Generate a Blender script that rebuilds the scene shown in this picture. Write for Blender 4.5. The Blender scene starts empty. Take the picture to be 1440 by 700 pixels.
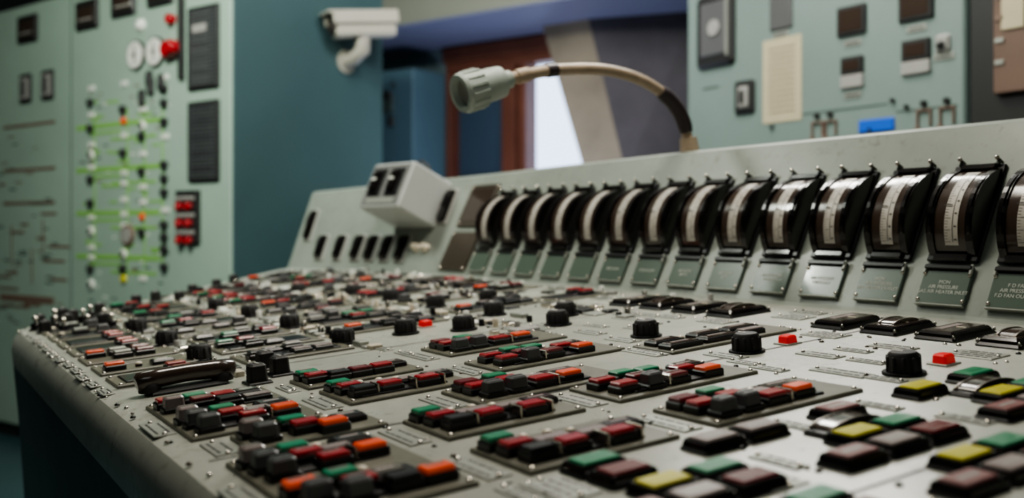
import bpy, bmesh, math, random
from mathutils import Matrix, Vector
random.seed(7)
S=0.25; CAMZ=1.2; SL=0.0787
scene=bpy.context.scene

# ---------------------------------------------------------------- materials
MATS={}
def mat(name,col,rough=0.5,metal=0.0,spec=0.5,noise=0.0,nscale=8.0,col2=None,emit=0.0,coat=0.0,bump=0.0,bscale=60.0,rvar=0.0,grime=0.0):
    m=bpy.data.materials.new(name); m.use_nodes=True
    nt=m.node_tree; b=nt.nodes['Principled BSDF']
    b.inputs['Base Color'].default_value=(*col,1)
    b.inputs['Roughness'].default_value=rough
    b.inputs['Metallic'].default_value=metal
    b.inputs['Specular IOR Level'].default_value=spec
    b.inputs['Coat Weight'].default_value=coat
    b.inputs['Coat Roughness'].default_value=0.08
    if emit>0:
        b.inputs['Emission Color'].default_value=(*col,1); b.inputs['Emission Strength'].default_value=emit
    tc=nt.nodes.new('ShaderNodeTexCoord')
    if noise>0:
        n=nt.nodes.new('ShaderNodeTexNoise'); n.inputs['Scale'].default_value=nscale; n.inputs['Detail'].default_value=8
        n.inputs['Roughness'].default_value=0.62
        nt.links.new(tc.outputs['Object'],n.inputs['Vector'])
        r=nt.nodes.new('ShaderNodeValToRGB'); r.color_ramp.elements[0].position=0.3; r.color_ramp.elements[1].position=0.7
        c2=col2 or tuple(c*(1-noise) for c in col)
        r.color_ramp.elements[0].color=(*c2,1); r.color_ramp.elements[1].color=(*col,1)
        nt.links.new(n.outputs['Fac'],r.inputs['Fac']); last=r.outputs['Color']
        if grime>0:
            g=nt.nodes.new('ShaderNodeTexNoise'); g.inputs['Scale'].default_value=38; g.inputs['Detail'].default_value=10; g.inputs['Roughness'].default_value=.72
            nt.links.new(tc.outputs['Object'],g.inputs['Vector'])
            gr=nt.nodes.new('ShaderNodeValToRGB'); gr.color_ramp.elements[0].position=.31; gr.color_ramp.elements[1].position=.44
            gr.color_ramp.elements[0].color=(.35,.28,.21,1); gr.color_ramp.elements[1].color=(1,1,1,1)
            nt.links.new(g.outputs['Fac'],gr.inputs['Fac'])
            mx=nt.nodes.new('ShaderNodeMixRGB'); mx.blend_type='MULTIPLY'; mx.inputs[0].default_value=grime
            nt.links.new(last,mx.inputs[1]); nt.links.new(gr.outputs['Color'],mx.inputs[2]); last=mx.outputs[0]
        nt.links.new(last,b.inputs['Base Color'])
        if rvar>0:
            mr=nt.nodes.new('ShaderNodeMapRange'); mr.inputs['To Min'].default_value=rough+rvar; mr.inputs['To Max'].default_value=max(.05,rough-rvar)
            nt.links.new(n.outputs['Fac'],mr.inputs['Value']); nt.links.new(mr.outputs['Result'],b.inputs['Roughness'])
    if bump>0:
        n2=nt.nodes.new('ShaderNodeTexNoise'); n2.inputs['Scale'].default_value=bscale; n2.inputs['Detail'].default_value=4
        nt.links.new(tc.outputs['Object'],n2.inputs['Vector'])
        bp=nt.nodes.new('ShaderNodeBump'); bp.inputs['Strength'].default_value=bump; bp.inputs['Distance'].default_value=0.002
        nt.links.new(n2.outputs['Fac'],bp.inputs['Height']); nt.links.new(bp.outputs['Normal'],b.inputs['Normal'])
    MATS[name]=m; return m
mat('desk_paint',(.43,.44,.385),.30,noise=.28,nscale=5,rvar=.14,bump=.10,bscale=90,grime=.6)
mat('slope_paint',(.30,.335,.295),.34,noise=.25,nscale=5,rvar=.1,bump=.08,bscale=90,grime=.4)
mat('desk_front',(.055,.10,.105),.5,noise=.4,nscale=5)
mat('plate',(.17,.165,.125),.36,noise=.3,nscale=14,grime=.5)
mat('black',(.010,.010,.011),.30)
mat('black_gloss',(.008,.006,.006),.18,coat=.3)
mat('rubber',(.018,.016,.016),.55)
mat('grey',(.12,.12,.122),.33)
mat('lgrey',(.36,.35,.33),.35)
mat('lilac',(.30,.24,.23),.3,coat=.3)
mat('pink',(.26,.10,.10),.3,coat=.3)
mat('red',(.42,.012,.020),.25,coat=.5)
mat('dred',(.18,.012,.018),.25,coat=.5)
mat('bred',(.75,.01,.01),.3,coat=.3,emit=.25)
mat('orange',(.85,.085,.012),.28,coat=.5,emit=.12)
mat('green',(.008,.25,.11),.28,coat=.5)
mat('yellow',(.66,.60,.03),.28,coat=.4)
mat('blue',(.015,.12,.65),.4)
mat('brown',(.05,.034,.026),.18,coat=.5)
mat('ivory',(.68,.60,.47),.35,coat=.3)
mat('chrome',(.66,.60,.52),.22,metal=1)
mat('silver',(.38,.39,.35),.36,metal=.3,noise=.2,nscale=60)
mat('ink',(.03,.03,.03),.6)
mat('scale',(.58,.54,.48),.35,coat=.7,noise=.2,nscale=10)
mat('label_green',(.095,.13,.105),.25,coat=.4)
mat('bronze',(.11,.09,.07),.28,metal=.5,noise=.2,nscale=12)
mat('box_grey',(.52,.53,.51),.45,noise=.08)
mat('box_face_shade',(.16,.16,.155),.45,noise=.08)  # shadow on the switch side of the box, put into its grey
mat('lamp_grey',(.45,.51,.46),.4,noise=.1,nscale=20)
mat('neck',(.52,.40,.29),.45,noise=.25,nscale=30)
mat('tape',(.05,.036,.04),.4,bump=.6,bscale=120)
mat('cab_green',(.37,.49,.41),.5,noise=.15,nscale=1.5)
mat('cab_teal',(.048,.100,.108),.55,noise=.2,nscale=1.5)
mat('cab_blue',(.085,.155,.19),.55,noise=.15,nscale=2)
mat('cab_right',(.215,.285,.262),.5,noise=.12,nscale=2)
mat('line_green',(.25,.52,.12),.5)
mat('line_brown',(.20,.13,.10),.5)
mat('line_dark',(.05,.07,.06),.5)
mat('white',(.80,.80,.74),.4)
mat('paper',(.55,.49,.33),.8,noise=.1,nscale=20)
mat('wood',(.18,.11,.08),.5,noise=.3,nscale=4)
mat('frame_brown',(.15,.052,.03),.45,noise=.3,nscale=6)
mat('concrete',(.24,.20,.145),.8,noise=.4,nscale=2.5,bump=.3,bscale=20)
mat('concrete_shade',(.088,.078,.088),.8,noise=.5,nscale=2,bump=.3,bscale=20)  # darker copy of concrete: shade of the column's right face as colour
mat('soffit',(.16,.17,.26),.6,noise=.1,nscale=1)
mat('fascia',(.24,.25,.205),.6,noise=.15,nscale=1)
mat('wall',(.13,.18,.19),.7,noise=.1,nscale=1)
mat('ceiling',(.22,.22,.21),.8,noise=.1,nscale=1)
mat('floor',(.035,.075,.085),.35,noise=.2,nscale=2)
mat('cctv',(.38,.36,.30),.45,noise=.08)
mat('dark_in',(.02,.02,.02),.5)
m=bpy.data.materials.new('annunciator'); m.use_nodes=True; nt=m.node_tree; b=nt.nodes['Principled BSDF']
br=nt.nodes.new('ShaderNodeTexBrick'); tc=nt.nodes.new('ShaderNodeTexCoord')
br.offset=0; br.inputs['Scale'].default_value=1; br.inputs['Brick Width'].default_value=.03; br.inputs['Row Height'].default_value=.018
br.inputs['Mortar Size'].default_value=.0025; br.inputs['Color1'].default_value=(.02,.022,.025,1); br.inputs['Color2'].default_value=(.03,.03,.035,1); br.inputs['Mortar'].default_value=(.10,.11,.11,1)
nt.links.new(tc.outputs['Object'],br.inputs['Vector']); nt.links.new(br.outputs['Color'],b.inputs['Base Color']); b.inputs['Roughness'].default_value=.5
MATS['annunciator']=m
m=bpy.data.materials.new('dim_pane'); m.use_nodes=True; nt=m.node_tree  # stand-in sheet for the dim left window glass, not a real blind
nt.nodes.remove(nt.nodes['Principled BSDF']); out=nt.nodes['Material Output']
t=nt.nodes.new('ShaderNodeBsdfTranslucent'); t.inputs['Color'].default_value=(.055,.078,.098,1)
d=nt.nodes.new('ShaderNodeBsdfDiffuse'); d.inputs['Color'].default_value=(.10,.15,.20,1); mx=nt.nodes.new('ShaderNodeMixShader')
nt.links.new(t.outputs[0],mx.inputs[1]); nt.links.new(d.outputs[0],mx.inputs[2]); nt.links.new(mx.outputs[0],out.inputs[0]); MATS['dim_pane']=m

# ---------------------------------------------------------------- mesh builder
class MB:
    def __init__(s): s.v=[];s.f=[];s.m=[];s.sm=[];s.M=None
    def add(s,vs,fs,mt,smooth=False):
        o=len(s.v)
        for p in vs:
            p=Vector(p)
            if s.M is not None: p=s.M@p
            s.v.append(tuple(p))
        for f in fs: s.f.append([i+o for i in f]); s.m.append(mt); s.sm.append(smooth)
    def loft(s,rings,mt,smooth=False,cap0=True,cap1=True,capmat=None,closed=True):
        n=len(rings[0]); vs=[p for r in rings for p in r]; fs=[]
        for i in range(len(rings)-1):
            for j in range(n if closed else n-1):
                k=(j+1)%n; fs.append([i*n+j,i*n+k,(i+1)*n+k,(i+1)*n+j])
        s.add(vs,fs,mt,smooth)
        if cap0: s.add(rings[0],[list(range(n))[::-1]],mt)
        if cap1: s.add(rings[-1],[list(range(n))],capmat or mt)
    def rr(s,cx,cy,sx,sy,z,c):
        a=sx/2;b=sy/2;c=min(c,a*.9,b*.9)
        return [(cx+x,cy+y,z) for x,y in ((-a+c,-b),(a-c,-b),(a,-b+c),(a,b-c),(a-c,b),(-a+c,b),(-a,b-c),(-a,-b+c))]
    def box(s,cx,cy,z0,sx,sy,h,mt,ch=.012,inset=0.0):
        ch=min(ch,h*.6)
        s.loft([s.rr(cx,cy,sx,sy,z0,ch),s.rr(cx,cy,sx-inset*2,sy-inset*2,z0+h-ch,ch),s.rr(cx,cy,sx-2*ch-inset*2,sy-2*ch-inset*2,z0+h,ch*.7)],mt)
    def cyl(s,cx,cy,z0,r,h,mt,seg=18,r2=None,ch=.2,smooth=True,capmat=None):
        r2=r if r2 is None else r2
        def ring(rad,z): return [(cx+rad*math.cos(2*math.pi*i/seg),cy+rad*math.sin(2*math.pi*i/seg),z) for i in range(seg)]
        c=ch*min(r2,h)
        s.loft([ring(r,z0),ring(r2,z0+h-c),ring(r2-c,z0+h)],mt,smooth,capmat=capmat)
    def dome(s,cx,cy,z0,r,h,mt,seg=12,n=4):
        rings=[]
        for k in range(n+1):
            a=math.pi/2*k/n; rad=max(r*math.cos(a),r*.02); rings.append([(cx+rad*math.cos(2*math.pi*i/seg),cy+rad*math.sin(2*math.pi*i/seg),z0+h*math.sin(a)) for i in range(seg)])
        s.loft(rings,mt,True)
    def tube(s,pts,rad,mt,seg=14):
        rings=[];P=[Vector(p) for p in pts]
        rads=rad if isinstance(rad,(list,tuple)) else [rad]*len(P)
        ref=Vector((0,1,0.01)) 
        for i,p in enumerate(P):
            t=(P[min(i+1,len(P)-1)]-P[max(i-1,0)]).normalized()
            if abs(t.dot(ref))>.95: ref=Vector((1,0.01,0))
            a=t.cross(ref).normalized(); b2=t.cross(a).normalized()
            rings.append([tuple(p+(a*math.cos(2*math.pi*k/seg)+b2*math.sin(2*math.pi*k/seg))*rads[i]) for k in range(seg)])
        s.loft(rings,mt,True)
    def mesh(s,name):
        me=bpy.data.meshes.new(name); me.from_pydata([(x*S,y*S,z*S) for x,y,z in s.v],[],s.f)
        names=[]
        for a in s.m:
            if a not in names: names.append(a)
        for a in names: me.materials.append(MATS[a])
        for i,p in enumerate(me.polygons): p.material_index=names.index(s.m[i]); p.use_smooth=s.sm[i]
        bm=bmesh.new(); bm.from_mesh(me); bmesh.ops.recalc_face_normals(bm,faces=bm.faces); bm.to_mesh(me); bm.free()
        return me
def put(me,name,M=None,parent=None):
    if isinstance(me,MB): me=me.mesh(name)
    o=bpy.data.objects.new(name,me); scene.collection.objects.link(o)
    if parent is not None: o.parent=parent; 
    if M is not None: o.matrix_basis=M
    return o
def frame(o,X,Y,Z):
    return Matrix(((X[0],Y[0],Z[0],o[0]*S),(X[1],Y[1],Z[1],o[1]*S),(X[2],Y[2],Z[2],o[2]*S+CAMZ),(0,0,0,1)))
L=math.hypot(1,SL); DX=Vector((1/L,0,SL/L)); DY=Vector((0,1,0)); DZ=DX.cross(DY)
def DF(x,y,h=0.0,rot=0.0):
    o=Vector((x,y,-1+SL*x))+DZ*h
    M=frame(o,DX,DY,DZ)
    if rot: M=M@Matrix.Rotation(rot,4,'Z')
    return M
ST=[(-1.0,5.60,6.24,.70),(1.5,5.58,6.22,.70),(3.7,5.56,6.20,.698),(7.0,5.54,6.17,.688),(10.5,5.50,6.10,.635),(14.3,4.95,5.36,.53)]
def st(y):
    for a,b in zip(ST,ST[1:]):
        if y<=b[0] or b is ST[-1]:
            t=(y-a[0])/(b[0]-a[0]); return [a[i]+(b[i]-a[i])*t for i in (1,2,3)]
def PF(y,sv=0.0,n=0.0):
    xb,xt,zt=st(y); zb=-1+SL*xb
    sd=Vector((xt-xb,0,zt-zb)).normalized()
    x2=st(y+.1)[0]; T=Vector((x2-xb,.1,0)).normalized()
    X=-T; Z=X.cross(sd).normalized(); Y=Z.cross(X)
    o=Vector((xb,y,zb))+Y*sv+Z*n
    return frame(o,X,Y,Z)
def WF(ox,oy,oz,rx,ry):
    return frame((ox,oy,oz),(rx,ry,0),(0,0,1),(ry,-rx,0))

# ---------------------------------------------------------------- console body
mb=MB(); rings=[]
def xfront(y):
    pts=[(-1,.93),(9.9,.93),(10.15,.97),(10.35,1.10),(10.55,1.30),(14.3,4.75)]
    for a,b in zip(pts,pts[1:]):
        if y<=b[0]: return a[1]+(b[1]-a[1])*(y-a[0])/(b[0]-a[0])
    return 4.75
for y in (-1,1.5,3.7,7,9.9,10.15,10.35,10.45,10.55,12.4,14.3):
    xf=xfront(y); xb,xt,zt=st(y); z0=-1+SL*xf; zb=-1+SL*xb
    p=[(xf+.22,-4.8),(xf+.02,z0-.75),(xf-.02,z0-.30),(xf-.035,z0-.16),(xf-.02,z0-.07),(xf+.03,z0-.012),(xf+.10,z0+SL*.10)]
    p+=[(xb-.02,zb-.0016),(xb+.02,zb+.02)]
    dx,dz=xt-xb,zt-zb
    p+=[(xb+dx*.965,zb+dz*.965),(xb+dx*.99,zb+dz*.992),(xt+.05,zt+.015),(xt+.45,zt),(xt+.50,zt-.06),(xt+.50,-4.8)]
    rings.append([(x,y,z) for x,z in p])
n=len(rings[0]); seg_m=['desk_front','desk_front','desk_paint','desk_paint','desk_paint','desk_paint','desk_paint','slope_paint','slope_paint','slope_paint','slope_paint','slope_paint','slope_paint','desk_front','desk_front']
for j in range(n):
    k=(j+1)%n; vs=[];fs=[]
    for r in rings: vs+= [r[j],r[k]]
    for i in range(len(rings)-1): fs.append([2*i,2*i+1,2*i+3,2*i+2])
    mb.add(vs,fs,seg_m[j],False)
for e in (0,-1): mb.add(rings[e],[list(range(n))],'slope_paint')
def seam(y):
    p0=(1.05,y-.006,-1+SL*1.05+.003);p1=(1.05,y+.006,-1+SL*1.05+.003);p2=(5.5,y+.006,-1+SL*5.5+.003);p3=(5.5,y-.006,-1+SL*5.5+.003)
    mb.add([p0,p1,p2,p3],[[0,1,2,3]],'ink')
for y in (2.02,3.94,5.95,7.9,9.8): seam(y)
me=mb.mesh('control_console')
bm=bmesh.new(); bm.from_mesh(me); bmesh.ops.remove_doubles(bm,verts=bm.verts,dist=1e-5); bmesh.ops.recalc_face_normals(bm,faces=bm.faces); bm.to_mesh(me); bm.free()
for p in me.polygons: p.use_smooth=True
try: me.set_sharp_from_angle(angle=math.radians(32))
except Exception as e: pass
put(me,'control_console',Matrix.Translation((0,0,CAMZ)))

# ---------------------------------------------------------------- vertical edgewise gauges
def arc(L_,bulge,n=16,t0=0.0,t1=1.0,off=0.0,y0=0.0):
    R=(L_*L_/4+bulge*bulge)/(2*bulge); half=math.asin(min(1,L_/2/R)); out=[]
    for i in range(n+1):
        t=t0+(t1-t0)*i/n; a=-half+2*half*t
        out.append((y0+L_/2+(R+off)*math.sin(a),(R+off)*math.cos(a)-(R-bulge)))
    return out
def gauge_mesh():
    mb=MB(); LG=.65
    mb.box(0,LG/2,0,.36,LG+.05,.022,'black',.008)
    def ext(prof,x0,x1,mt,smooth=True):
        r0=[(x0,a,b) for a,b in prof]; r1=[(x1,a,b) for a,b in prof]
        mb.loft([r0,r1],mt,smooth,True,True)
    for sx in (-1,1):
        pr=arc(LG+.01,.185,18,y0=-.005); x0=sx*.112; x1=sx*.162
        ext(pr,min(x0,x1),max(x0,x1),'black_gloss',False)
        pr=arc(LG-.04,.198,18,y0=.02); x0=sx*.125; x1=sx*.148
        ext(pr,min(x0,x1),max(x0,x1),'black_gloss',False)
    ext(arc(LG-.02,.17,18,y0=.01),-.13,.13,'black_gloss',True)
    def strip(x0,x1,t0,t1,off,mt):
        pr=arc(LG-.02,.17,14,t0,t1,off,.01)
        vs=[];
        for a,b in pr: vs+=[(x0,a,b),(x1,a,b)]
        mb.add(vs,[[2*i,2*i+1,2*i+3,2*i+2] for i in range(len(pr)-1)],mt,True)
    strip(-.108,.108,.07,.93,.004,'brown')
    strip(-.034,.060,.12,.88,.008,'scale')
    for i in range(29):
        t=.15+.70*i/28; big=i%4==0
        strip(-.031,(.010 if big else -.010),t-.002,t+.002,.0095,'ink')
    strip(.022,.026,.15,.85,.0095,'ink')
    for i in range(7):
        t=.17+.66*i/6; strip(.034,.050,t-.006,t+.006,.0095,'ink')
    strip(-.045,.012,.46,.468,.014,'ink')
    for y in (.0,LG-.0): mb.box(0,y,.0,.25,.05,.045,'black_gloss',.010)
    for sx in (-1,1):
        mb.box(sx*.13,LG+.03,.02,.022,.04,.025,'black',.005)
        mb.cyl(sx*.13,LG+.05,.0,.009,.06,'bronze',8); mb.dome(sx*.13,LG+.05,.058,.016,.018,'chrome',8)
    mb.box(0,-.205,0,.34,.235,.018,'label_green',.006)
    mb.box(0,-.07,0,.33,.03,.04,'black',.005)
    mb.box(0,-.327,0,.34,.012,.028,'silver',.004)
    for sx in (-1,1):
        for y in (-.115,-.295): mb.dome(sx*.155,y,.018,.014,.012,'chrome',8)
        mb.box(sx*.16,-.08,.016,.018,.07,.018,'silver',.004)
    return mb.mesh('edgewise_gauge')
GM=gauge_mesh()
texts=['F D FAN\nAIR PRESSURE\nF.D FAN OUTLET','MON\nAIR PRESSURE\nGAS AIR HEATER INLET','MON\nAIR PRESSURE\nAIR HEATER OUTLET','AIR PRESSURE\nWINDBOX','AIR PRESSURE\nFURNACE','AIR FLOW\nLEFT','AIR FLOW\nRIGHT','STEAM FLOW','FEED FLOW']
tm=mat('engraving',(.50,.52,.46),.5)
for k in range(-2,14):
    y=3.42+.482*k
    g=put(GM,'edgewise_gauge',PF(y,.405,.001))
    if 0<=k<9:
        cu=bpy.data.curves.new('label_text','FONT'); cu.body=texts[(k+0)%9]; cu.size=.034*S; cu.align_x='CENTER'; cu.align_y='CENTER'; cu.extrude=.0002
        cu.materials.append(tm)
        t=bpy.data.objects.new('label_text',cu); scene.collection.objects.link(t); t.parent=g; t.matrix_basis=Matrix.Translation((0,-.205*S,.0192*S))

# ---------------------------------------------------------------- desk controls
rb0=random.Random(11)
def button(mb,x,y,c,sx=.128,sy=.098,z=.018,body=.034,cap=.020):
    mb.box(x,y,z,sx,sy,body,'black',.006)
    if c:
        mb.box(x,y,z+body-.002,sx*.86,sy*.80,cap,c,.005)
        if rb0.random()<.4: mb.box(x,y+.015,z+body+cap-.002,sx*.55,.014,.003,'lilac',.001)
def grey_key(mb,x,y,c='grey'):
    mb.box(x,y,.018,.115,.095,.025,'black',.006); mb.box(x,y,.040,.095,.08,.055,c,.008,.004)
    mb.box(x,y,.094,.07,.012,.003,'black',.001)
def plate(w,l,items,screws=True):
    mb=MB(); mb.box(w/2,l/2,0,w,l,.018,'plate',.005)
    for it in items:
        k=it[0]; x=it[1]; y=it[2]
        if k=='grey': grey_key(mb,x,y)
        elif k=='lkey': grey_key(mb,x,y,'lilac')
        elif k=='frame':
            sx=it[3] if len(it)>3 else .2
            mb.box(x,y,.018,sx,.11,.028,'black',.008); mb.box(x,y,.043,sx*.82,.078,.008,'brown',.003)
            mb.box(x,y+.01,.050,sx*.5,.02,.002,'lilac',.001)
        elif k=='strip': mb.box(x,y,.018,it[3],.09,.028,'black',.006); mb.box(x,y,.044,it[3]*.9,.065,.010,'lilac',.003)
        elif k=='pin': mb.cyl(x,y,.018,.022,.02,'black',10); mb.dome(x,y,.036,.022,.014,'ivory',10)
        elif k=='base': mb.box(x,y,.018,it[3],it[4],.010,'black',.004)
        elif k=='clip': mb.box(x,y,.018,.010,.10,.052,'chrome',.003)
        elif k=='tag': mb.box(x,y,.018,.10,.05,.006,'lgrey',.002); mb.box(x,y,.024,.07,.010,.0015,'ink',.0005)
        else: button(mb,x,y,k)
    for sx in (.025,w-.025):
        for sy in (.03,l-.03): mb.dome(sx,sy,.018,.012,.009,'chrome',8)
    return mb
N=[('base',.40,.2,.54,.30),('dred',.10,.31),('red',.10,.20),('grey',.12,.09),('grey',.25,.09),('green',.27,.33),('red',.28,.22),('pin',.38,.33),('pin',.46,.28),('red',.40,.10),('clip',.475,.1),('strip',.42,.215,.16),('orange',.57,.11),('frame',.60,.25,.22)]
N2=[('base',.40,.2,.54,.30),('red',.10,.26),('red',.12,.12),('grey',.26,.09),('green',.27,.33),('green',.40,.30),('dred',.28,.21),('pin',.36,.22),('pin',.50,.33),('dred',.41,.10),('clip',.34,.1),('red',.54,.20),('orange',.62,.10),('frame',.66,.31,.18)]
Mm=[('base',.32,.2,.48,.28),('green',.08,.35),('red',.09,.235),('black',.11,.115),('pin',.2,.36),('pin',.30,.34),('clip',.18,.12),('red',.26,.12),('strip',.25,.24,.16),('pin',.38,.30),('strip',.42,.21,.14),('clip',.38,.1),('red',.46,.10),('clip',.54,.1),('frame',.58,.24,.17)]
Fh=[('base',.3,.2,.40,.28),('lkey',.07,.32),('grey',.08,.2),('grey',.10,.07),('green',.23,.33),('red',.24,.21),('red',.30,.09),('pin',.33,.35),('strip',.37,.24,.12),('orange',.46,.12),('frame',.47,.34,.16),('clip',.385,.12)]
def sh(items,dx,dy): return [(i[0],i[1]+dx,i[2]+dy)+tuple(i[3:]) for i in items]
Fh2=[('base',.3,.2,.40,.28),('orange',.08,.28),('grey',.09,.15),('grey',.20,.08),('green',.23,.30),('red',.25,.18),('pin',.33,.35),('frame',.38,.25,.14),('orange',.50,.10),('black',.37,.1)]
Fh3=[('base',.3,.2,.40,.28),('red',.08,.30),('lkey',.08,.18),('green',.21,.30),('dred',.22,.19),('red',.33,.22),('pin',.33,.35),('black',.32,.09),('frame',.47,.3,.14),('strip',.47,.12,.14)]
B=[('frame',.15,.1,.26),('frame',.15,.25,.22),('frame',.44,.1,.28),('frame',.47,.25,.22),('pin',.29,.26),('pin',.62,.3),('frame',.74,.24,.26),('strip',.7,.1,.18)]
M_N=plate(.86,.40,N).mesh('button_plate'); M_N2=plate(.86,.40,N2).mesh('button_plate'); M_M=plate(.68,.43,Mm).mesh('button_plate')
M_F=plate(.60,.92,sh(Fh,0,.47)+sh(Fh2,0,.02)).mesh('button_plate')
M_FB=plate(.60,.92,sh(Fh3,0,.47)+sh(Fh,0,.02)).mesh('button_plate')
M_F1=plate(.60,.32,[('lkey',.07,.22),('grey',.09,.1),('green',.25,.24),('red',.27,.13),('orange',.37,.06),('pin',.4,.24),('frame',.48,.18,.16),('pin',.34,.25)]).mesh('button_plate')
M_B=plate(1.0,.36,B).mesh('meter_plate')
M_S=plate(.68,.30,[('green',.08,.23),('red',.09,.12),('black',.2,.08),('strip',.24,.2,.14),('dred',.33,.09),('pin',.36,.22),('red',.46,.09),('frame',.55,.2,.2)]).mesh('button_plate')
def pl(me,x,y): put(me,'button_plate',DF(x,y,-.001))
pl(M_F,1.08,2.90); pl(M_F1,1.22,3.93); pl(M_FB,1.08,4.32)
pl(M_M,1.86,2.87); pl(M_M,1.88,3.50); pl(M_M,1.86,4.45); pl(M_S,1.85,5.0)
pl(M_N,2.74,2.88); pl(M_N2,2.75,3.51); pl(M_N,2.29,3.95); pl(M_N2,2.77,4.58); pl(M_N,2.83,5.25)
put(M_B,'meter_plate',DF(3.69,4.24,-.001))
cols=['green','dred','red','black','black','lkey','grey','frame','strip','pin','pin','tag','tag','lgrey','frame','black','frame','pin','silver','red','strip','tag']
def rplate(w,l):
    it=[('base',w/2,l/2,w*.8,l*.7)] if random.random()<.5 else []
    x=.1
    orange=random.random()<.15
    while x<w-.08:
        for y in ([l*.27,l*.73] if l<.45 else [l*.2,l*.5,l*.8]):
            c=random.choice(cols)
            if random.random()<.24: continue
            if orange: c='orange'; orange=False
            if c=='strip': it.append((c,x,y,.13))
            elif c=='frame': it.append((c,x,y,.14))
            else: it.append((c,x,y))
        x+=.145
    return plate(w,l,it).mesh('button_plate')
V6=[rplate(.6,.38) for _ in range(7)]; V7=[rplate(.72,.38) for _ in range(7)]; V8=[rplate(.85,.36) for _ in range(7)]
def inside(x0,y1): return x0>1.25+(y1-10.55)*.92 if y1>10.2 else True
y=5.98
while y<9.2:
    pl(random.choice(V6),1.08,y); y+=.53
y=6.1
while y<11.0:
    if inside(1.86,y+.4): pl(random.choice(V7),1.86,y)
    y+=.56
y=6.75
while y<12.0:
    if inside(2.78,y+.4): pl(random.choice(V8),2.78,y)
    y+=.60
y=7.0
while y<12.6:
    if inside(3.75,y+.4): pl(random.choice(V8),3.85,y)
    y+=.93
for y in (7.2,8.35,9.5,10.6,11.6,12.6): 
    pl(random.choice(V6[:2]) if y<11 else V6[2],4.72 if y<10.4 else 4.5,y-.3)

mb=MB(); mb.cyl(0,0,0,.10,.015,'black',20); mb.cyl(0,0,.012,.078,.095,'rubber',20,r2=.070,ch=.15)
for i in range(10):
    a=2*math.pi*i/10; mb.cyl(.072*math.cos(a),.072*math.sin(a),.012,.010,.075,'rubber',6)
mb.box(.0,.03,.105,.010,.06,.006,'white',.002)
KM=mb.mesh('rotary_knob')
knobs=[(4.02,2.99),(4.0,3.98),(4.02,4.87),(3.98,5.79),(4.0,6.70),(4.45,7.0+.55),(3.98,7.65),(4.0,8.6),(4.0,9.52),(3.1,6.42),(3.45,6.2),(4.3,6.15),(2.62,6.4),(1.70,6.6),(1.72,7.6),(2.66,7.6),(2.68,8.7),(1.73,8.7),(2.66,9.7),(3.74,10.4)]
for x,y in knobs: put(KM,'rotary_knob',DF(x,y,-.001))
mb=MB(); mb.box(0,0,0,.14,.14,.015,'black',.006); mb.box(0,0,.013,.10,.10,.10,'rubber',.012,.004); mb.box(0,.0,.11,.016,.07,.008,'lgrey',.002)
KS=mb.mesh('selector_switch')
for x,y in [(1.90,5.60),(1.90,5.86),(1.72,5.45),(1.15,10.08),(1.45,10.2),(1.75,10.6),(2.2,11.1),(2.45,11.35),(2.95,11.75),(3.35,12.2),(3.7,12.7),(2.62,11.0),(1.4,10.5),(1.12,9.45),(1.6,9.5),(1.35,9.8)]:
    put(KS,'selector_switch',DF(x,y,-.001))
mb=MB(); mb.cyl(0,0,0,.06,.02,'black',14); mb.cyl(0,0,.018,.042,.05,'black_gloss',12); mb.cyl(0,0,.06,.016,.05,'chrome',8); mb.dome(0,0,.105,.028,.03,'chrome',10)
TG=mb.mesh('lever_switch')
for x,y in [(1.08,9.75),(1.22,9.6),(1.5,9.95),(1.65,9.75),(1.3,10.25),(1.62,10.3),(1.25,9.32),(1.45,9.35),(1.62,9.2)]: put(TG,'lever_switch',DF(x,y,-.001))
mb=MB(); mb.box(0,0,0,.12,.11,.010,'silver',.003); mb.box(0,0,.008,.085,.08,.045,'bred',.008,.003)
RL=mb.mesh('indicator_lamp')
for x,y in [(4.32,2.99),(4.32,3.98),(3.35,6.60),(4.32,8.2)]: put(RL,'indicator_lamp',DF(x,y,-.001))
def fm(domed):
    mb=MB(); mb.box(0,0,0,.40,.26,.022,'black',.02); mb.box(0,0,.020,.37,.23,.030,'black_gloss',.012,.006)
    mb.box(0,0,.048,.31,.17,.006,'brown',.004); mb.box(0,.03,.053,.20,.05,.003,'lilac',.001); mb.box(0,-.04,.053,.012,.06,.004,'ivory',.001)
    if domed:
        for yy in (-.05,.05):
            ra=[(-.12*math.cos(math.pi*i/12),yy-.006,.05+.028*math.sin(math.pi*i/12)) for i in range(13)]
            mb.loft([ra,[(x,y+.012,z) for x,y,z in ra]],'bronze',True)
        r0=[(-.11*math.cos(math.pi*i/12),-.05,.05+.024*math.sin(math.pi*i/12)) for i in range(13)]
        mb.loft([r0,[(x,.05,z) for x,y,z in r0]],'brown',True)
    for sx in (-.185,.185):
        for sy in (-.115,.115): mb.dome(sx,sy,.02,.010,.02,'chrome',8)
    return mb.mesh('desk_meter')
FM=[fm(False),fm(True)]
for g,y0 in ((0,3.04),(1,5.09),(2,8.85)):
    for i in range(4): put(FM[(1,0,1,0)[i]],'desk_meter',DF(5.03,y0+.37*i,-.001))
def pb(c):
    mb=MB(); mb.box(0,0,0,.215,.155,.020,'black',.012); mb.box(0,0,.018,.200,.140,.024,'black_gloss',.008,.004); mb.box(0,0,.038,.16,.10,.012,c,.005)
    mb.box(0,.0,.049,.10,.018,.002,'lgrey' if c in('pink','lilac') else c,.0005); return mb.mesh('push_button')
PB={c:pb(c) for c in ('green','yellow','pink','lilac','red','dred','ivory')}
def pbt(c,x,y): put(PB[c],'push_button',DF(x,y,-.001))
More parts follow.
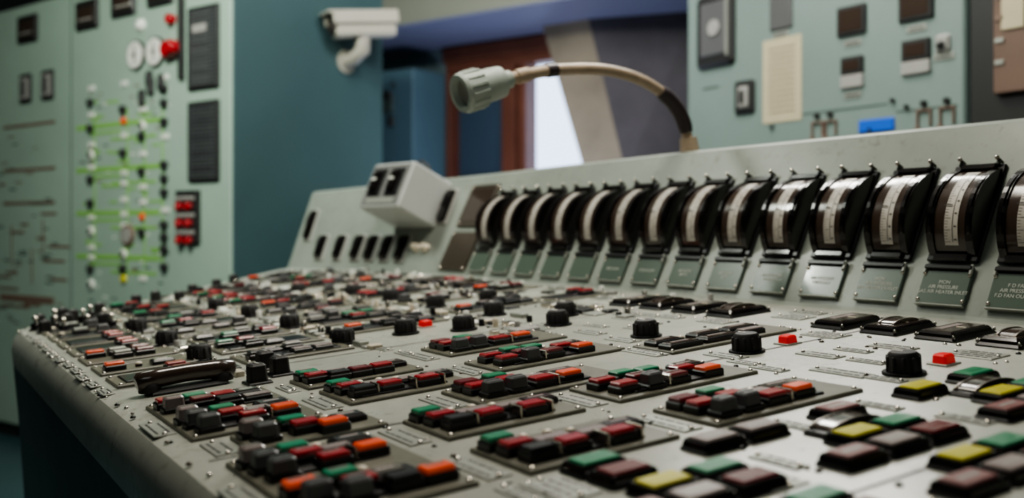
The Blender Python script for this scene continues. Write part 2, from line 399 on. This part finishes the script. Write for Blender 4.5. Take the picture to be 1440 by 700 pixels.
for c,x,y in [('green',4.07,2.67),('yellow',3.70,2.67),('pink',3.18,2.67),('lilac',2.54,2.69),('lilac',2.76,2.69),('green',2.06,2.77),('dred',2.06,2.61)]: pbt(c,x,y)
for cx,cy in ((2.72,2.22),(2.72,1.80),(3.60,2.22),(1.85,2.26),(3.60,1.8),(1.85,1.84)):
    for c,dx,dy in (('pink',0,.0),('lilac',.22,0),('dred',.44,0),('yellow',.22,.16),('green',.44,.16)): pbt(c,cx+dx,cy+dy)
mb=MB()
mb.box(0,0,0,.36,.12,.02,'black',.012)
r0=[(-.14*math.cos(math.pi*i/16),-.04,.018+.032*math.sin(math.pi*i/16)) for i in range(17)]
mb.loft([r0,[(x,.04,z) for x,y,z in r0]],'brown',True)
for yy in (-.045,.045):
    ra=[(-.15*math.cos(math.pi*i/16),yy-.004,.018+.036*math.sin(math.pi*i/16)) for i in range(17)]
    mb.loft([ra,[(x,y+.008,z) for x,y,z in ra]],'bronze',True)
DM=mb.mesh('arched_meter')
for x,y in [(3.06,2.53),(3.94,2.53)]: put(DM,'arched_meter',DF(x,y,-.001))

def lab(w,l,seed,pins=True):
    r=random.Random(seed); mb=MB(); mb.box(0,0,0,w,l,.008,'silver',.003)
    nl=max(2,int(w/.035))
    for i in range(nl):
        x=-w/2+w*(i+.5)/nl; y=-l/2+.035
        while y<l/2-.05:
            ll=r.uniform(.02,.06); mb.box(x,y+ll/2,.008,.010,ll,.0015,'ink',.0004); y+=ll+.012
    if pins:
        for sy in (-1,1): mb.dome(0,sy*(l/2-.015),.008,.011,.01,'chrome',8)
    return mb.mesh('engraved_label')
LA=[lab(.10,.32,1),lab(.10,.26,2),lab(.07,.22,3),lab(.16,.26,4)]
occ=[(1.14,2.80,2),(1.01,3.35,0),(1.02,4.7,0),(1.14,4.11,1),(1.77,3.08,0),(1.78,3.70,0),(1.78,4.62,0),(1.78,5.12,2),(2.65,3.08,0),(2.66,3.70,0),(2.20,4.16,0),(2.68,4.78,0),(2.72,5.42,0),(3.64,4.42,0),
 (3.86,3.22,0),(3.86,2.98,2),(3.84,3.98,1),(3.84,4.88,1),(3.83,5.8,1),(2.38,2.30,3),(1.85,2.68,3),(1.72,2.72,2),(4.6,3.0,3),(4.66,4.0,3),(4.55,3.45,1),(4.7,4.95,3),(4.66,5.4,1),(4.6,5.75,3),(3.42,2.67,2),(2.96,2.69,2),(2.56,2.40,2),(3.45,2.30,2),(4.45,2.3,3),(4.4,1.9,3),
 (3.72,3.55,2),(3.76,3.75,2),(4.15,3.3,2),(4.15,3.6,1),(4.35,3.55,2),(4.2,5.15,1),(4.4,5.3,2),(3.9,5.3,1),(4.1,5.5,2),(3.85,6.2,1),(4.45,5.6,1),(4.6,6.3,3),(4.6,6.7,3),(5.1,6.7,3),(5.1,4.65,3),(5.3,4.7,1)]
for x,y,k in occ: put(LA[k],'engraved_label',DF(x,y,-.001))
y=5.6
while y<11.5:
    for x,k in ((1.0,2),(1.77,2),(2.70,2),(3.70,1),(4.64,1)):
        if inside(x,y) and random.random()<.75 and all(abs(x-a)>.2 or abs(y-b)>.24 for a,b in knobs) and not(x<1.1 and y>9.2): put(LA[k],'engraved_label',DF(x+random.uniform(-.01,.01),y,-.001))
    y+=.33
mb=MB()
def dsk(x,y,r=.014,m='chrome'): mb.dome(x,y,0,r,r*.9,m,8,3)
for y0 in [1.6+.32*i for i in range(30)]:
    for x in (.99,1.80,2.60,3.66,4.50,4.78,5.36):
        if inside(x,y0+.2) and random.random()<.8:
            for q in range(2): dsk(x+random.uniform(-.04,.04),y0+random.uniform(-.12,.12),random.choice((.009,.012,.015)),random.choice(('chrome','bronze','black','black')))
put(mb,'panel_screws',DF(0,0,-.001))
mb=MB()
for i in range(420):
    y=random.uniform(5.6,12.8); x=random.choice((1.74,2.68,3.68,3.75,4.62,4.5,5.3,random.uniform(3.3,5.35)))+random.uniform(-.04,.04)
    if not inside(x,y+.2): continue
    if any(abs(x-a)<.14 and abs(y-b)<.14 for a,b in knobs): continue
    c=random.choice(('silver','silver','lgrey','black','white','black','chrome','ivory'))
    if random.random()<.3: mb.cyl(x,y,0,.022,random.uniform(.04,.08),c if c!='silver' else 'chrome',8)
    else: mb.box(x,y,0,random.uniform(.05,.12),random.uniform(.06,.18),random.uniform(.01,.04),c,.005)
put(mb,'small_desk_switches',DF(0,0,-.001))

mb=MB()
mb.box(0,0,0,.44,.13,.03,'rubber',.02)
pts=[(-.27,0,.075),(-.255,0,.078),(-.15,0,.088),(0,0,.092),(.15,0,.088),(.255,0,.078),(.27,0,.075)]
mb.tube(pts,[.035,.055,.052,.050,.052,.055,.035],'brown',18)
for sx in (-1,1): mb.cyl(sx*.20,0,.02,.06,.05,'rubber',16)
put(mb,'telephone_handset',DF(1.38,5.62,-.001,rot=.05))

# ---------------------------------------------------------------- left end of the sloping panel
def slot(w,h):
    mb=MB(); mb.box(0,0,0,w,h,.03,'lgrey',.035); mb.box(0,0,.028,w*.78,h*.88,.05,'black_gloss',.03); mb.box(0,h*.1,.075,w*.2,h*.3,.04,'black',.01); return mb.mesh('panel_switch')
S1=slot(.24,.40); S2=slot(.22,.50)
for y,sv in [(13.45,.34),(12.95,.34),(12.5,.34),(12.15,.34),(11.8,.34),(11.45,.34)]: put(S1,'panel_switch',PF(y,sv,-.001))
put(S2,'panel_switch',PF(13.95,.68,-.001)); put(S2,'panel_switch',PF(10.85,.92,-.001))
mb=MB()
mb.box(0,.92,0,.62,.56,.03,'bronze',.01); mb.box(0,.92,.028,.5,.44,.01,'brown',.004)
mb.box(0,.32,0,.62,.50,.025,'bronze',.01)
for sx in (-.27,.27):
    for yy in (.1,.54,.68,1.16): mb.dome(sx,yy,.025,.018,.014,'chrome',8)
put(mb,'blanking_panel',PF(10.25,0,-.001))
mb=MB()
for dx in (-.1,.1):
    mb.cyl(dx,0,0,.07,.03,'chrome',14); mb.dome(dx,0,.03,.055,.08,'ivory',12)
put(mb,'pilot_lamps',PF(11.05,.35,-.001))
mb=MB()
mb.box(0,0,0,.90,.62,.62,'box_grey',.02)
mb.box(0,0,.615,.84,.56,.012,'box_face_shade',.01)
for x in (-.2,.2):
    mb.box(x,.03,.62,.28,.38,.03,'black',.02); mb.box(x,.03,.645,.15,.28,.05,'black_gloss',.02); mb.box(x,.05,.69,.10,.03,.01,'white',.003)
mb.box(0,-.22,.625,.6,.07,.008,'silver',.003)
o=put(mb,'switch_box',PF(11.38,.94,-.001))
mb=MB(); mb.tube([(.25,.26,.25),(.26,.40,.28),(.1,.48,.32),(-.15,.46,.30),(-.3,.38,.24),(-.33,.26,.18)],.022,'rubber',8)
put(mb,'cable',None,o)

# ---------------------------------------------------------------- gooseneck lamp
mb=MB()
Y=7.0
def cr(P,n=6):
    out=[]
    for i in range(len(P)-1):
        p0=P[max(i-1,0)];p1=P[i];p2=P[i+1];p3=P[min(i+2,len(P)-1)]
        for k in range(n):
            t=k/n; out.append(tuple(.5*((2*p1[j])+(-p0[j]+p2[j])*t+(2*p0[j]-5*p1[j]+4*p2[j]-p3[j])*t*t+(-p0[j]+3*p1[j]-3*p2[j]+p3[j])*t**3) for j in range(3)))
    out.append(P[-1]); return out
NP=[(4.27,Y,1.215),(4.56,Y,1.294),(4.85,Y,1.35),(5.31,Y,1.385),(5.71,Y,1.33),(6.04,Y,1.187),(6.22,Y,.988),(6.30,Y,.69)]
c=cr(NP)
mb.tube(c,.050,'neck')
mb.tube(c[28:39],[.058]+[.070]*9+[.06],'tape'); mb.tube(c[9:12],.058,'tape'); mb.tube([c[3],c[5]],.062,'neck')
mb.tube([(6.28,Y,.84),(6.31,Y,.66)],[.078,.098],'neck')
lampo=put(mb,'gooseneck_lamp',Matrix.Translation((0,0,CAMZ)))
mb=MB()
prof=[(.05,-.06),(.075,-.04),(.075,.03),(.130,.05),(.138,.14),(.138,.24),(.160,.25),(.165,.43),(.155,.455),(.12,.455),(.11,.40)]
seg=28
rg=[[(r*math.cos(2*math.pi*i/seg),r*math.sin(2*math.pi*i/seg),z) for i in range(seg)] for r,z in prof]
for a,b_ in zip(rg,rg[1:]): mb.loft([a,b_],'lamp_grey',True,False,False)
mb.add(rg[-1],[list(range(seg))],'lgrey'); mb.add(rg[0],[list(range(seg))],'lamp_grey')
for i in range(14):
    a=2*math.pi*i/14; mb.M=Matrix.Rotation(a,4,'Z'); mb.box(.163,0,.265,.016,.028,.15,'lamp_grey',.004)
mb.M=None
d=(Vector((3.85,Y,1.06))-Vector((4.30,Y,1.21))).normalized()
Zv=d; Xv=Zv.cross(Vector((0,1,0))).normalized(); Yv=Zv.cross(Xv)
put(mb,'lamp_head',Matrix(((Xv[0],Yv[0],Zv[0],4.29*S),(Xv[1],Yv[1],Zv[1],Y*S),(Xv[2],Yv[2],Zv[2],1.215*S),(0,0,0,1))),lampo)

# ---------------------------------------------------------------- left relay cabinet
CF=WF(5.19,17.97,0,.363,-.932)
mb=MB()
mb.box(-7,.25,-3.83,14,9.5,3.83,'cab_green',.03)
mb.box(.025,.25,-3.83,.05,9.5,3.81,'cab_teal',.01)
mb.box(-7,-4.62,-3.7,14,.4,3.6,'dark_in',.01)
for s in (5.41,10.5): mb.box(-s,.25,0,.03,9.4,.004,'line_dark',.001)
def bx(s,z,w,h,d,m_,ch=.01): mb.box(-s,z,0,w,h,d,m_,ch)
for s,z in ((7.2,4.45),(4.75,4.45),(3.4,4.55),(2.15,4.6),(9.6,4.4)): bx(s,z,.85,.62,.06,'dark_in',.03); mb.box(-s,z,.05,.62,.35,.02,'brown',.01); mb.box(-s,z-.1,.065,.5,.04,.01,'lgrey',.002)
bx(.78,3.34,.92,1.55,.06,'dark_in',.02); bx(.78,1.6,.92,1.5,.06,'dark_in',.02)
mb.box(-.78,3.34,.055,.8,1.4,.01,'annunciator',.002); mb.box(-.78,1.6,.055,.8,1.36,.01,'annunciator',.002)
for i in range(14): 
    mb.box(-.85,3.98-.1*i,.064,.56,.025,.01,'grey',.004); mb.box(-.78,2.22-.095*i,.064,.6,.02,.008,'rubber',.004)
mb.box(-.85,3.7,.062,.4,.14,.018,'lgrey',.002)
bx(1.25,.2,.70,1.0,.08,'dark_in',.02)
for i in range(3):
    mb.box(-1.25,.55-.32*i,.07,.55,.07,.05,'lgrey',.01)
    for dx in (-.17,.12): mb.cyl(-1.25+dx,.40-.32*i,.07,.075,.10,'red',12)
mb.cyl(-1.78,3.4,0,.17,.2,'red',16); mb.cyl(-1.6,3.42,0,.14,.25,'red',16); mb.cyl(-1.75,3.98,0,.10,.15,'red',12); bx(1.45,3.6,.14,1.6,.08,'dark_in')
for s in (2.95,2.30): 
    mb.cyl(-s,3.42,0,.30,.06,'dark_in',24); mb.cyl(-s,3.42,.05,.265,.02,'white',24); mb.cyl(-s,3.42,.06,.04,.05,'dark_in',12); mb.box(-s,3.42,.07,.03,.36,.01,'dark_in',.002)
mb.dome(-2.8,4.0,0,.13,.12,'white')
for s in (7.3,6.35): bx(s,3.12,.5,.66,.05,'dark_in',.14); mb.box(-s,3.12,.045,.34,.48,.02,'lgrey',.1); mb.box(-s,3.12,.06,.12,.36,.05,'dark_in',.03)
rr=random.Random(4)
for z in (2.1,1.2,.3,-.6):
    bx(3.7,z,3.0,.10,.008,'line_green',.002); bx(3.1,z-.3,1.6,.06,.008,'line_green',.002); bx(4.1,z-.15,1.2,.06,.008,'line_green',.002)
    for i in range(9): bx(rr.uniform(2.2,4.8),z+rr.uniform(.1,.6),rr.uniform(.15,.5),.05,.008,'line_green',.002)
for s in (2.1,2.7,3.3,4.5): bx(s,.8,.05,3.2,.008,'line_green',.002)
for s in (2.0,2.75,3.4,4.6):
    z=2.9
    while z>-1.2:
        k=rr.random()
        if k<.40: mb.cyl(-s,z,0,.085,.10,'dark_in',10)
        elif k<.55: mb.cyl(-s,z,0,.10,.06,'white',10); mb.cyl(-s,z,.05,.05,.04,'dark_in',8)
        elif k<.62: mb.cyl(-s,z,0,.08,.06,'yellow',10)
        elif k<.66: mb.cyl(-s,z,0,.07,.06,'orange',10)
        elif k<.9: bx(s,z,.22,.10,.03,'white')
        z-=rr.uniform(.2,.36)
for i in range(70):
    bx(rr.uniform(1.9,5.0),rr.uniform(-1.6,2.9),rr.uniform(.08,.2),.035,.006,rr.choice(('line_dark','white','line_brown')),.002)
for i in range(40):
    bx(rr.uniform(5.8,8.8),rr.uniform(-2.2,2.4),rr.uniform(.1,.35),.035,.006,rr.choice(('line_dark','line_brown')),.002)
for s,z in ((2.45,2.75),(2.75,2.55),(2.1,2.8),(2.5,2.9)): bx(s,z,.16,.34,.1,'dark_in',.04)
mb.cyl(-3.25,-.15,0,.22,.06,'line_brown',18); mb.cyl(-3.25,-.15,.05,.16,.02,'lgrey',18)
for z in (2.3,1.3,.55): bx(7.2,z,2.3,.07,.008,'line_brown',.002)
for i in range(16):
    bx(rr.uniform(5.9,8.6),rr.uniform(-2,1),rr.uniform(.3,1.0),.06,.008,'line_brown',.002)
for i in range(3): bx(rr.uniform(5.9,8.6),rr.uniform(-1.5,.6),.05,rr.uniform(.6,1.2),.008,'line_brown',.002)
bx(7.3,-1.6,2.4,.16,.01,'line_brown')
put(mb,'relay_cabinet',CF)

# ---------------------------------------------------------------- CCTV camera on the cabinet side
P=Vector((7.97,18.48,4.02)); fw=Vector((.5278,.8494,0)); rt=Vector((.8494,-.5278,0))
ax=(-rt*.84-fw*.52+Vector((0,0,-.12))).normalized(); up=Vector((0,0,1)); sd=ax.cross(up).normalized(); up=sd.cross(ax)
mb=MB()
mb.box(0,0,-.64,.38,.44,1.28,'cctv',.05); mb.box(.0,.27,-.70,.48,.06,1.50,'cctv',.02)
mb.box(-.23,.16,-.70,.03,.24,1.40,'cctv',.008); mb.box(.23,.16,-.70,.03,.24,1.40,'cctv',.008)
mb.cyl(0,0,.63,.17,.05,'dark_in',18); mb.cyl(0,0,.66,.12,.04,'brown',18)
cam_o=put(mb,'security_camera',frame(P,sd,up,ax))
mb=MB()
nf=Vector((.363,-.932,0))
q0=P+Vector((0,0,-.2)); q1=P+Vector((0,0,-.46)); q2=P-nf*.25+Vector((0,0,-.62)); q3=P-nf*.55+Vector((0,0,-.66))
mb.tube([tuple(q) for q in (q0,q1,q2,q3)],[.15,.16,.14,.14],'cctv',12)
mb.tube([tuple(q3+nf*.10),tuple(q3)],[.24,.24],'cctv',16)
b_=put(mb,'bracket',None,cam_o); b_.matrix_parent_inverse=cam_o.matrix_basis.inverted(); b_.matrix_basis=Matrix.Translation((0,0,CAMZ))

# ---------------------------------------------------------------- window wall
WFm=WF(14.196,21.79,0,.363,-.932)
mb=MB()
def wb(m_,s0,s1,z0,z1,n0=-.5,n1=0,ma='wall',ch=.01): m_.box((s0+s1)/2,(z0+z1)/2,n0,s1-s0,z1-z0,n1-n0,ma,ch)
wb(mb,-20,-2.9,-4.8,7.5); wb(mb,-2.9,2.5,-4.8,.9); wb(mb,-2.9,2.5,4.55,7.5); wb(mb,2.5,6.6,-4.8,7.5)
put(mb,'wall_window',WFm)
mb=MB()
for z in (.9,4.3): wb(mb,-2.9,2.5,z,z+.25,-.45,.12,'frame_brown')
wb(mb,-2.9,-2.75,1.1,4.4,-.45,.12,'frame_brown'); wb(mb,-.93,-.5,1.1,4.4,-.45,.15,'frame_brown'); wb(mb,-.42,-.18,1.1,4.4,-.40,.1,'frame_brown'); wb(mb,2.35,2.5,1.1,4.4,-.45,.12,'frame_brown')
wb(mb,-2.9,1.6,4.55,4.95,0.0,.25,'frame_brown')
wb(mb,-.5,-.42,1.1,4.4,-.42,-.2,'concrete')
wb(mb,-2.75,-.93,1.1,4.4,-.3,-.27,'dim_pane',.005)
put(mb,'window_1',WFm)
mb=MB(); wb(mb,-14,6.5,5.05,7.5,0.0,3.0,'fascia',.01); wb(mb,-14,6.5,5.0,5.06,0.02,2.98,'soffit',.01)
put(mb,'ceiling_beam',WFm)
mb=MB()
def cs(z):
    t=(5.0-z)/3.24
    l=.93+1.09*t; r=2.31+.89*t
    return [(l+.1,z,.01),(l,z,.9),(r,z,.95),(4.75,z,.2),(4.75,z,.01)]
rb=cs(5.0)
ra=[(3.3,-4.8,.01),(3.2,-4.8,.9),(4.1,-4.8,.95),(4.85,-4.8,.2),(4.85,-4.8,.01)]
rm=cs(1.3)
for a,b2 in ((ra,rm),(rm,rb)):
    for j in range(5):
        k=(j+1)%5; mb.add([a[j],a[k],b2[k],b2[j]],[[0,1,2,3]],'concrete_shade' if j==2 else 'concrete')
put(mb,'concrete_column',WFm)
mb=MB(); mb.box(-4.25,-.25,.05,2.5,9.1,1.3,'cab_blue',.03)
for x,z,w,h in ((-4.4,3.6,.25,.3),(-3.9,3.6,.5,.25),(-3.9,3.2,.6,.12),(-4.7,3.0,.14,.4),(-4.5,2.3,.12,.4),(-3.7,2.9,.2,.3),(-4.8,1.9,.2,.2),(-3.6,3.9,.12,.12),(-4.1,3.9,.12,.12)):
    mb.box(x-.1,z,1.34,w,h,.08,'dark_in' if w<.55 else 'line_dark',.03)
mb.cyl(-4.0,3.45,1.34,.3,.06,'line_dark',18)
put(mb,'switchgear_cabinet',WFm)

# ---------------------------------------------------------------- right instrument cabinet (plane x=12)
RF=WF(12,0,0,0,-1)
mb=MB()
mb.box(-10.7,.1,-2,5.4,9.8,2.0,'cab_right',.03)
def rb_(y0,y1,z0,z1,d,m_,z=0,ch=.01): mb.box(-(y0+y1)/2,(z0+z1)/2,z,y1-y0,z1-z0,d,m_,ch)
rb_(12.2,13.1,2.75,4.0,.10,'dark_in',0,.08); rb_(12.35,12.95,2.95,3.85,.03,'grey',.09,.03); mb.cyl(-12.6,3.4,.1,.14,.05,'lgrey',16); rb_(12.28,12.34,2.9,3.9,.02,'silver',.1,.005)
rb_(10.77,11.58,1.68,3.02,.012,'paper',0,.002)
for i in range(13): rb_(10.9,11.45,2.85-.085*i,2.872-.085*i,.002,'line_brown',.012,.0005)
rb_(10.95,11.42,3.15,3.9,.04,'grey',0,.02)
for y0,y1,z0,z1 in ((9.55,10.07,2.83,3.27),(8.45,9.0,2.86,3.34),(9.6,10.0,2.25,2.52),(8.5,8.95,2.30,2.60)):
    rb_(y0,y1,z0,z1,.05,'dark_in',0,.02); rb_(y0+.06,y1-.06,z0+.06,z1-.06,.02,'brown',.04,.005)
rb_(9.6,10.0,2.06,2.25,.05,'lgrey'); rb_(8.5,8.95,2.12,2.30,.05,'lgrey')
for y,z in ((9.8,2.72),(8.72,2.75),(8.3,2.3),(9.8,1.95),(11.2,3.08)):
    rb_(y-.16,y+.16,z-.05,z+.05,.015,'silver'); rb_(y-.12,y+.12,z-.01,z+.01,.003,'ink',.015,.001)
rb_(8.2,8.42,2.35,2.6,.06,'lgrey',0,.05); rb_(8.25,8.37,2.4,2.5,.06,'dark_in',.05,.03)
rb_(11.75,12.2,1.88,2.44,.06,'dark_in',0,.08); rb_(11.86,12.09,1.98,2.34,.04,'lgrey',.05,.06); rb_(11.93,12.02,2.05,2.27,.05,'dark_in',.08,.02)
rb_(9.08,9.68,1.38,1.56,.03,'blue')
for y in (8.6,8.25,10.2,10.45):
    for dy in (-.1,.1): rb_(y+dy-.015,y+dy+.015,1.38,1.60,.04,'line_brown')
    rb_(y-.12,y+.12,1.59,1.62,.04,'line_brown'); mb.cyl(-y,1.70,0,.045,.06,'dark_in',10); mb.cyl(-(y+.1),1.36,0,.035,.05,'line_brown',10)
rb_(8.1,13.3,1.30,1.33,.01,'line_dark'); rb_(8.1,9.05,1.62,1.64,.01,'line_dark'); rb_(9.2,10.9,1.75,1.77,.01,'line_dark'); rb_(12.6,13.0,2.4,2.43,.01,'line_dark')
for i in range(14): mb.cyl(-random.uniform(8.1,13.2),random.uniform(.9,1.9),0,.035,.05,'dark_in',8)
put(mb,'instrument_cabinet',RF)
mb=MB(); mb.box(-5.6,.1,-2,4.75,9.8,1.95,'dark_in',.03)
mb.box(-6.6,2.75,-.05,1.95,2.1,.10,'wood',.02); mb.box(-7.3,3.1,.05,.30,1.2,.02,'paper',.004); mb.box(-6.7,2.7,.05,.4,1.4,.03,'line_brown',.01)
for i in range(6): mb.box(-7.48,3.5-.28*i,.05,.12,.06,.02,'line_brown' if i%3==0 else 'silver',.004)
put(mb,'dark_rack',RF)

# ---------------------------------------------------------------- room shell
def slab(name,x0,x1,y0,y1,z0,z1,m_):
    mb=MB(); mb.box((x0+x1)/2,(y0+y1)/2,z0,x1-x0,y1-y0,z1-z0,m_,.01); put(mb,name,Matrix.Translation((0,0,CAMZ)))
slab('floor',-16.5,24,-12.5,42,-5.2,-4.8,'floor'); slab('ceiling',-16.5,24,-12.5,42,7.5,7.9,'ceiling')
slab('wall_right',16.6,17.1,-12,15.6,-4.8,7.5,'wall'); slab('wall_left',-16.5,-16,-12,42,-4.8,7.5,'wall'); slab('wall_back',-16,16.6,-12.5,-12,-4.8,7.5,'wall'); slab('wall_far',-16,7,40.4,40.9,-4.8,7.5,'wall')

# ---------------------------------------------------------------- light
def area(name,loc,target,sx,sy,e,col):
    l=bpy.data.lights.new(name,'AREA'); l.shape='RECTANGLE'; l.size=sx*S; l.size_y=sy*S; l.energy=e; l.color=col
    o=bpy.data.objects.new(name,l); scene.collection.objects.link(o)
    lo=Vector((loc[0]*S,loc[1]*S,loc[2]*S+CAMZ)); ta=Vector((target[0]*S,target[1]*S,target[2]*S+CAMZ))
    o.location=lo; o.rotation_euler=(ta-lo).to_track_quat('-Z','Y').to_euler()
area('ceiling_light',(3.6,6.5,7.3),(3.6,5.6,-1),3.2,2.6,36,(1,.94,.82))
area('ceiling_light.001',(9,10,7.3),(4.5,5.5,-1),3.2,3.2,56,(1,.98,.90))
area('relay_cabinet_fill',(0,13.5,7.3),(4.0,19,0.8),3,2,105,(.95,1,.90))  # added fill aimed at the relay cabinet front, no fixture known
area('camera_side_fill',(-3,-3,7.3),(4,5,-1),5,5,8,(.95,1,.95))  # added weak fill from behind the camera
area('right_cabinet_fill',(8,6,7.3),(12,10.5,1),3,3,17,(.95,1,.96))  # added fill to brighten the right instrument cabinet
area('window_bay_fill',(8.5,14,7.3),(13.5,21,3.0),3,3,40,(.98,.97,.95))  # added fill to lift the dark window bay
area('soffit_fill',(11.5,19,-1),(13.0,20.5,5),3,3,18,(.75,.8,1))  # added upward fill so the soffit shows, no real lamp there
w=bpy.data.worlds.new('World'); scene.world=w; w.use_nodes=True
bg=w.node_tree.nodes['Background']; bg.inputs[0].default_value=(.60,.73,.98,1); bg.inputs[1].default_value=3.2
try: scene.view_settings.look='AgX - Medium High Contrast'
except Exception as e: pass

cd=bpy.data.cameras.new('camera'); cam=bpy.data.objects.new('camera',cd); scene.collection.objects.link(cam)
cd.lens=35; cd.sensor_width=36; cd.sensor_fit='HORIZONTAL'; cd.shift_y=-30/1440; cd.clip_start=.02
cam.location=(0,0,CAMZ); cam.rotation_euler=(math.radians(90),0,-math.radians(31.86))
cd.dof.use_dof=True; cd.dof.focus_distance=5.4*S; cd.dof.aperture_fstop=2.8
scene.camera=cam
